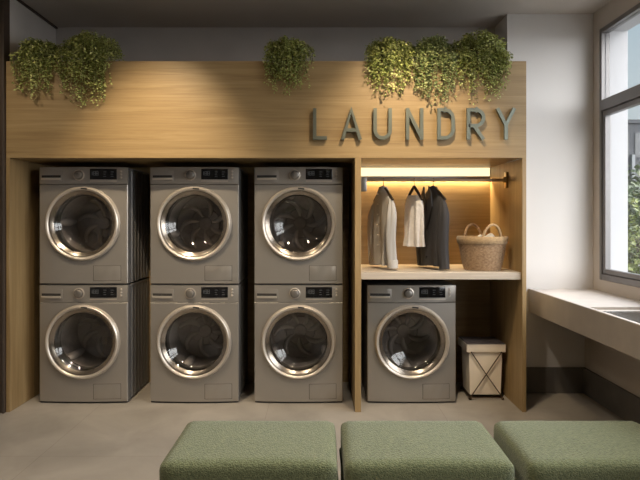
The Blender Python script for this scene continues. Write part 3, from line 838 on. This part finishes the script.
# ------------------------------------------------------------------ trailing plants on top of the cabinet
def leaf(vs, fs, p, d, size, nrm):
    d = d.normalized(); s = d.cross(nrm)
    if s.length < 1e-3: s = d.orthogonal()
    s.normalize(); n = s.cross(d)
    i = len(vs)
    vs += [p, p+d*size*.45+s*size*.36+n*size*.10, p+d*size, p+d*size*.45-s*size*.36+n*size*.10]
    fs += [(i, i+1, i+2), (i, i+2, i+3)]

def plant(px, half, ztop, zbot, mat, label, ns=120, seed=1, yc=3.955):
    rnd = random.Random(seed)
    x = (px-318)/144.0
    t = thing('trailing_plant', label, 'plant', (x, yc, ZH), 0, 'trailing plants on top of the cabinet')
    ph = .11
    bm = B(); lathe(bm, [(0, 0), (.075, 0), (.095, ph), (.088, ph), (.085, ph-.02), (0, ph-.02)], 32); pot = link('pot', bm, M['pot'], t)
    bm = B(); lathe(bm, [(0, ph-.012), (.05, ph-.010), (.0846, ph-.0185)], 24); link('soil', bm, M['soil'], pot)
    vs, fs = [], []; bm = B()
    up = ztop-ZH-ph
    for i in range(ns):
        front = rnd.random() < .62
        a = rnd.uniform(-PI, 0) if front else rnd.uniform(-PI, PI)
        ca, sa = math.cos(a), math.sin(a)
        R = half*rnd.uniform(.35, 1.0)
        depth = .24
        lift = up*rnd.uniform(.35, 1.0)*(1-.45*(R/half)**2)
        hang = rnd.random()**1.5
        # centre strands hang lowest
        side = abs(R*ca/half)
        low = lerp(ZH-.02, zbot, hang*(1-.45*side*side))-ZH if sa < -.15 else rnd.uniform(.02, .12)
        pts = []; nst = 26; fr = rnd.uniform(.16, .235)
        for k in range(nst+1):
            u = k/nst
            out = 1-(1-min(1, u*1.9))**2
            z = ph-.02+(lift)*math.sin(PI*min(1, u*1.9)*.5)*1.0
            if u > .42:
                w_ = (u-.42)/.58; z = lerp(ph-.02+lift, low, w_**1.15)
            xx = R*ca*out+.008*math.sin(9*u+i); yy = (fr if sa < 0 else .15)*sa*out*(.55+.45*R/half)+.008*math.cos(8*u+i*2)
            if sa < -.15 and u > .3 and z < .06: yy = min(yy, -(yc-YF)-.014-.05*rnd.random()*(1-u)-.02*((i*37) % 10)/10)
            pts.append(Vector((xx, yy, max(z, .012) if sa >= -.15 else z)))
        # keep front strands clear of the header edge
        for k in range(1, len(pts)):
            if pts[k].z < .03 and pts[k].y > -(yc-YF)-.012 and sa < -.15: pts[k].y = -(yc-YF)-.016
        if i % 2 == 0: tube(bm, pts[::3], .0014, 4, cap=False)
        total = sum((p-q).length for p, q in zip(pts[1:], pts))
        nl = int(total/.0105)
        acc = 0
        for j in range(nl):
            u = (j+.5)/nl*nst; k = min(nst-1, int(u)); p = pts[k].lerp(pts[k+1], u-k)
            if k < 3: continue
            dirn = (pts[k+1]-pts[k]).normalized() if (pts[k+1]-pts[k]).length > 1e-6 else Vector((0, 0, -1))
            az = rnd.uniform(0, 2*PI); rad = Vector((math.cos(az), math.sin(az)-.35, rnd.uniform(-.5, .5)))
            d = (rad*.9+dirn*.5+Vector((0, 0, -.15)))
            nrm = Vector((rnd.uniform(-.6, .6), rnd.uniform(-1, .1), rnd.uniform(.3, 1.2)))
            sz = rnd.uniform(.014, .025)
            q = p+rad*.006
            tip = q+d.normalized()*sz
            if min(q.z, tip.z) < .006 and max(q.y, tip.y) > -(yc-YF)-.002:
                d.y = -abs(d.y)-.2; q.y = min(q.y, -(yc-YF)-.006)
                if q.z >= .0 and p.y > -(yc-YF): q.z = .03; d.z = abs(d.z)
            leaf(vs, fs, q, d, sz, nrm)
    me = bpy.data.meshes.new('foliage'); me.from_pydata([tuple(v) for v in vs], [], fs); me.materials.append(mat)
    o = bpy.data.objects.new('foliage', me); C.objects.link(o); o.parent = t
    link('stems', bm, M['stem'], t, smooth=60)['kind'] = 'stuff'
    return t
plant(41, .165, 2.585, 2.11, M['leaf_a'], 'bushy trailing plant at the left end of the cabinet top', 120, 11)
plant(89, .20, 2.655, 2.05, M['leaf_a'], 'largest left trailing plant, second from the left end of the cabinet top', 170, 12)
plant(288, .175, 2.60, 2.15, M['leaf_a'], 'lone trailing plant on the middle of the cabinet top above the third machine stack', 130, 13)
plant(390, .175, 2.60, 2.13, M['leaf_a'], 'trailing plant hanging above the letters A and U of the sign', 130, 14)
plant(434, .15, 2.63, 2.06, M['leaf_b'], 'darker trailing plant hanging above the letters N and D of the sign', 130, 15, 3.975)
plant(480, .19, 2.665, 2.09, M['leaf_a'], 'trailing plant nearest the white pier, above the letters R and Y', 170, 16)

# ------------------------------------------------------------------ outside
bx('ground_outside', [(XR+WT+.3, 70, -30, 90, -.6, -.5)], M['lawn'])
bd = thing('office_building', 'dark office building seen beyond the trees through the window', 'building', (27, 46, -.5))
bm = B(); box(bm, -9, 9, 0, 10, 0, 9.8); box(bm, -9.2, 9.2, -.2, 10.2, 9.8, 10.1); link('building_wall', bm, M['facade'], bd, smooth=0)
for r_ in range(3):
    for c_ in range(9):
        bm = B(); x = -8.6+c_*1.95; z = 1+r_*3.0; box(bm, x, x+1.45, -.06, .05, z, z+2.0)
        link('building_window', bm, M['lit'] if (r_, c_) == (2, 7) else M['bglass'], bd, smooth=0)
for c_ in range(8):
    bm = B(); x = -8.6+1.58+c_*1.95; box(bm, x, x+.24, -.3, 0, 0, 7.2); link('pilaster', bm, M['facade_l'], bd, smooth=0)
def tree(x, y, z0, rad, hgt, mat, label, name='tree', seed=0, n=1600, ls=.16):
    rnd = random.Random(seed); t = thing(name, label, 'tree' if name == 'tree' else 'shrub', (x, y, z0))
    bm = B(); tube(bm, [(0, 0, 0), (.03, 0, hgt*.3), (0, .04, hgt*.6)], lambda u: rad*.09*(1-.6*u), 8)
    for k in range(5):
        a = k*1.3; tube(bm, [(0, 0, hgt*.35), (rad*.5*math.cos(a), rad*.5*math.sin(a), hgt*(.6+.05*k))], rad*.03, 6)
    link('trunk', bm, M['bark'], t, smooth=60)
    vs, fs = [], []; lumps = [(Vector((rnd.uniform(-.55, .55)*rad, rnd.uniform(-.55, .55)*rad, hgt*rnd.uniform(.3, .82))), rad*rnd.uniform(.4, .62)) for _ in range(12)]
    for _ in range(n):
        c, r = rnd.choice(lumps); d = Vector((rnd.gauss(0, 1), rnd.gauss(0, 1), rnd.gauss(0, 1))).normalized()
        p = c+d*r*rnd.uniform(.7, 1.02)
        if p.z < .05: continue
        leaf(vs, fs, p, d+Vector((rnd.uniform(-1, 1), rnd.uniform(-1, 1), rnd.uniform(-1, .3))), ls*rnd.uniform(.7, 1.4), d+Vector((0, 0, .5)))
    me = bpy.data.meshes.new('crown'); me.from_pydata([tuple(v) for v in vs], [], fs); me.materials.append(mat)
    o = bpy.data.objects.new('crown', me); C.objects.link(o); o.parent = t
M['tree_a'] = leaf_mat('tree_leaf', (.02, .035, .012), (.05, .08, .02), (.10, .14, .035))
M['tree_b'] = leaf_mat('shrub_leaf', (.06, .08, .012), (.15, .18, .03), (.27, .29, .06))
tree(11.2, 19.0, -.5, 2.2, 3.3, M['tree_a'], 'dark green tree farthest right outside, in front of the office building', seed=3, n=2600, ls=.2)
tree(7.6, 13.6, -.5, 1.6, 2.75, M['tree_a'], 'dark green tree outside, nearer the window jamb', seed=4, n=2000)
tree(6.1, 10.3, -.5, 1.2, 1.95, M['tree_b'], 'yellow-green shrub just outside the window behind the sill', 'shrub', 5, 2200, .11)
tree(9.0, 9.6, -.5, 1.3, 1.9, M['tree_b'], 'yellow-green shrub outside, farther to the right of the window', 'shrub', 6, 2200, .11)

# ------------------------------------------------------------------ lamps
def downlight(x, y, watts, cone, label, blend=.6, tilt=(0, 0), col=(1, .80, .54), rad=.03):
    t = thing('ceiling_downlight', label, 'light', (x, y, H-.012), 0, 'recessed ceiling downlights')
    bm = B(); lathe(bm, [(.034, .004), (.048, 0), (.05, .003), (.05, .012), (.034, .012)], 32, closed_profile=True); link('lamp_ring', bm, M['lamp_body'], t)
    bm = B(); lathe(bm, [(0, .006), (.034, .006)], 32); link('lamp_face', bm, M['lamp'], t)
    l = bpy.data.lights.new('downlight', 'SPOT'); l.energy = watts; l.spot_size = math.radians(cone); l.spot_blend = blend; l.color = col; l.shadow_soft_size = rad
    o = bpy.data.objects.new('downlight_beam', l); C.objects.link(o); o.parent = t; o.location = (0, 0, -.004); o.rotation_euler = (tilt[0], tilt[1], 0)
    return t
downlight(-1.08, 2.85, 195, 62, 'recessed downlight washing the left half of the oak header', 1, tilt=(math.radians(37), 0))
downlight(.62, 2.93, 180, 72, 'recessed downlight washing the oak header above the sign', 1, tilt=(math.radians(37), 0))
downlight(-1.1, 2.3, 95, 125, 'recessed downlight over the aisle before the left stacks', .9, col=(1, .87, .71))
downlight(.3, 2.3, 95, 125, 'recessed downlight over the middle ottoman', .9, col=(1, .87, .71))
downlight(-2.15, 2.9, 42, 125, 'added unseen lamp near the dark timber wall, brightening the left plants', 1, tilt=(math.radians(14), 0), col=(1, .84, .62))  # added lamp, aimed to brighten the leftmost plant and header end
downlight(-.8, .4, 25, 130, 'added unseen fill lamp behind the ottomans on the left', .9)  # out-of-view lamp added as general room fill
downlight(.8, .4, 25, 130, 'added unseen fill lamp behind the ottomans on the right', .9)  # second added fill lamp, also out of view

# daylight: pale sky plus unseen bright lobe (right and behind) added for room light
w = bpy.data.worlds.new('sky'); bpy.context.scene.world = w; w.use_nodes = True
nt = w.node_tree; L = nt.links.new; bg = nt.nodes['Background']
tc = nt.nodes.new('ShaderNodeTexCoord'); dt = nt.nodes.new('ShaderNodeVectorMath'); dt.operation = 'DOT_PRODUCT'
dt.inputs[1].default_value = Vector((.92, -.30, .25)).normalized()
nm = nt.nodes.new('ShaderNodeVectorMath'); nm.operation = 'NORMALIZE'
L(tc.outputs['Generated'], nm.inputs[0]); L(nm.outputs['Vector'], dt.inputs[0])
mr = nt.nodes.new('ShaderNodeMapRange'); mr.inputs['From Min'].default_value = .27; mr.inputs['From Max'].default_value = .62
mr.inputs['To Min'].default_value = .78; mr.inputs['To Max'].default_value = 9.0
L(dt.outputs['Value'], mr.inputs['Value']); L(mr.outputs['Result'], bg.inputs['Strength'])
sx = nt.nodes.new('ShaderNodeSeparateXYZ'); L(nm.outputs['Vector'], sx.inputs[0])
rp = nt.nodes.new('ShaderNodeValToRGB'); rp.color_ramp.elements[0].position = .05; rp.color_ramp.elements[0].color = (.95, .97, .95, 1)
rp.color_ramp.elements[1].position = .5; rp.color_ramp.elements[1].color = (.55, .76, .92, 1)
L(sx.outputs['Z'], rp.inputs['Fac'])
mw = nt.nodes.new('ShaderNodeMixRGB'); mw.inputs['Color2'].default_value = (1, .95, .93, 1)
m2 = nt.nodes.new('ShaderNodeMapRange'); m2.inputs['From Min'].default_value = .28; m2.inputs['From Max'].default_value = .5
L(dt.outputs['Value'], m2.inputs['Value']); L(m2.outputs['Result'], mw.inputs['Fac'])
L(rp.outputs['Color'], mw.inputs['Color1']); L(mw.outputs['Color'], bg.inputs['Color'])
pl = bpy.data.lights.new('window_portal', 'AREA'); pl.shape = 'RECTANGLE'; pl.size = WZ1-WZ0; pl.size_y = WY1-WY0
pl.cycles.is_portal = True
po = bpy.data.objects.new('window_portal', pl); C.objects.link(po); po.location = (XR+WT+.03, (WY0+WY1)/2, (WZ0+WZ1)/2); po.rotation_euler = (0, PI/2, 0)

sc = bpy.context.scene
vs_ = sc.view_settings; vs_.view_transform = 'Standard'; vs_.look = 'None'; vs_.gamma = 1; vs_.exposure = -.08; vs_.use_curve_mapping = False
sc.cycles.use_denoising = True; sc.cycles.max_bounces = 10; sc.cycles.diffuse_bounces = 5; sc.cycles.glossy_bounces = 4; sc.cycles.transparent_max_bounces = 12
sc.cycles.sample_clamp_indirect = 6; sc.cycles.caustics_reflective = False; sc.cycles.caustics_refractive = False
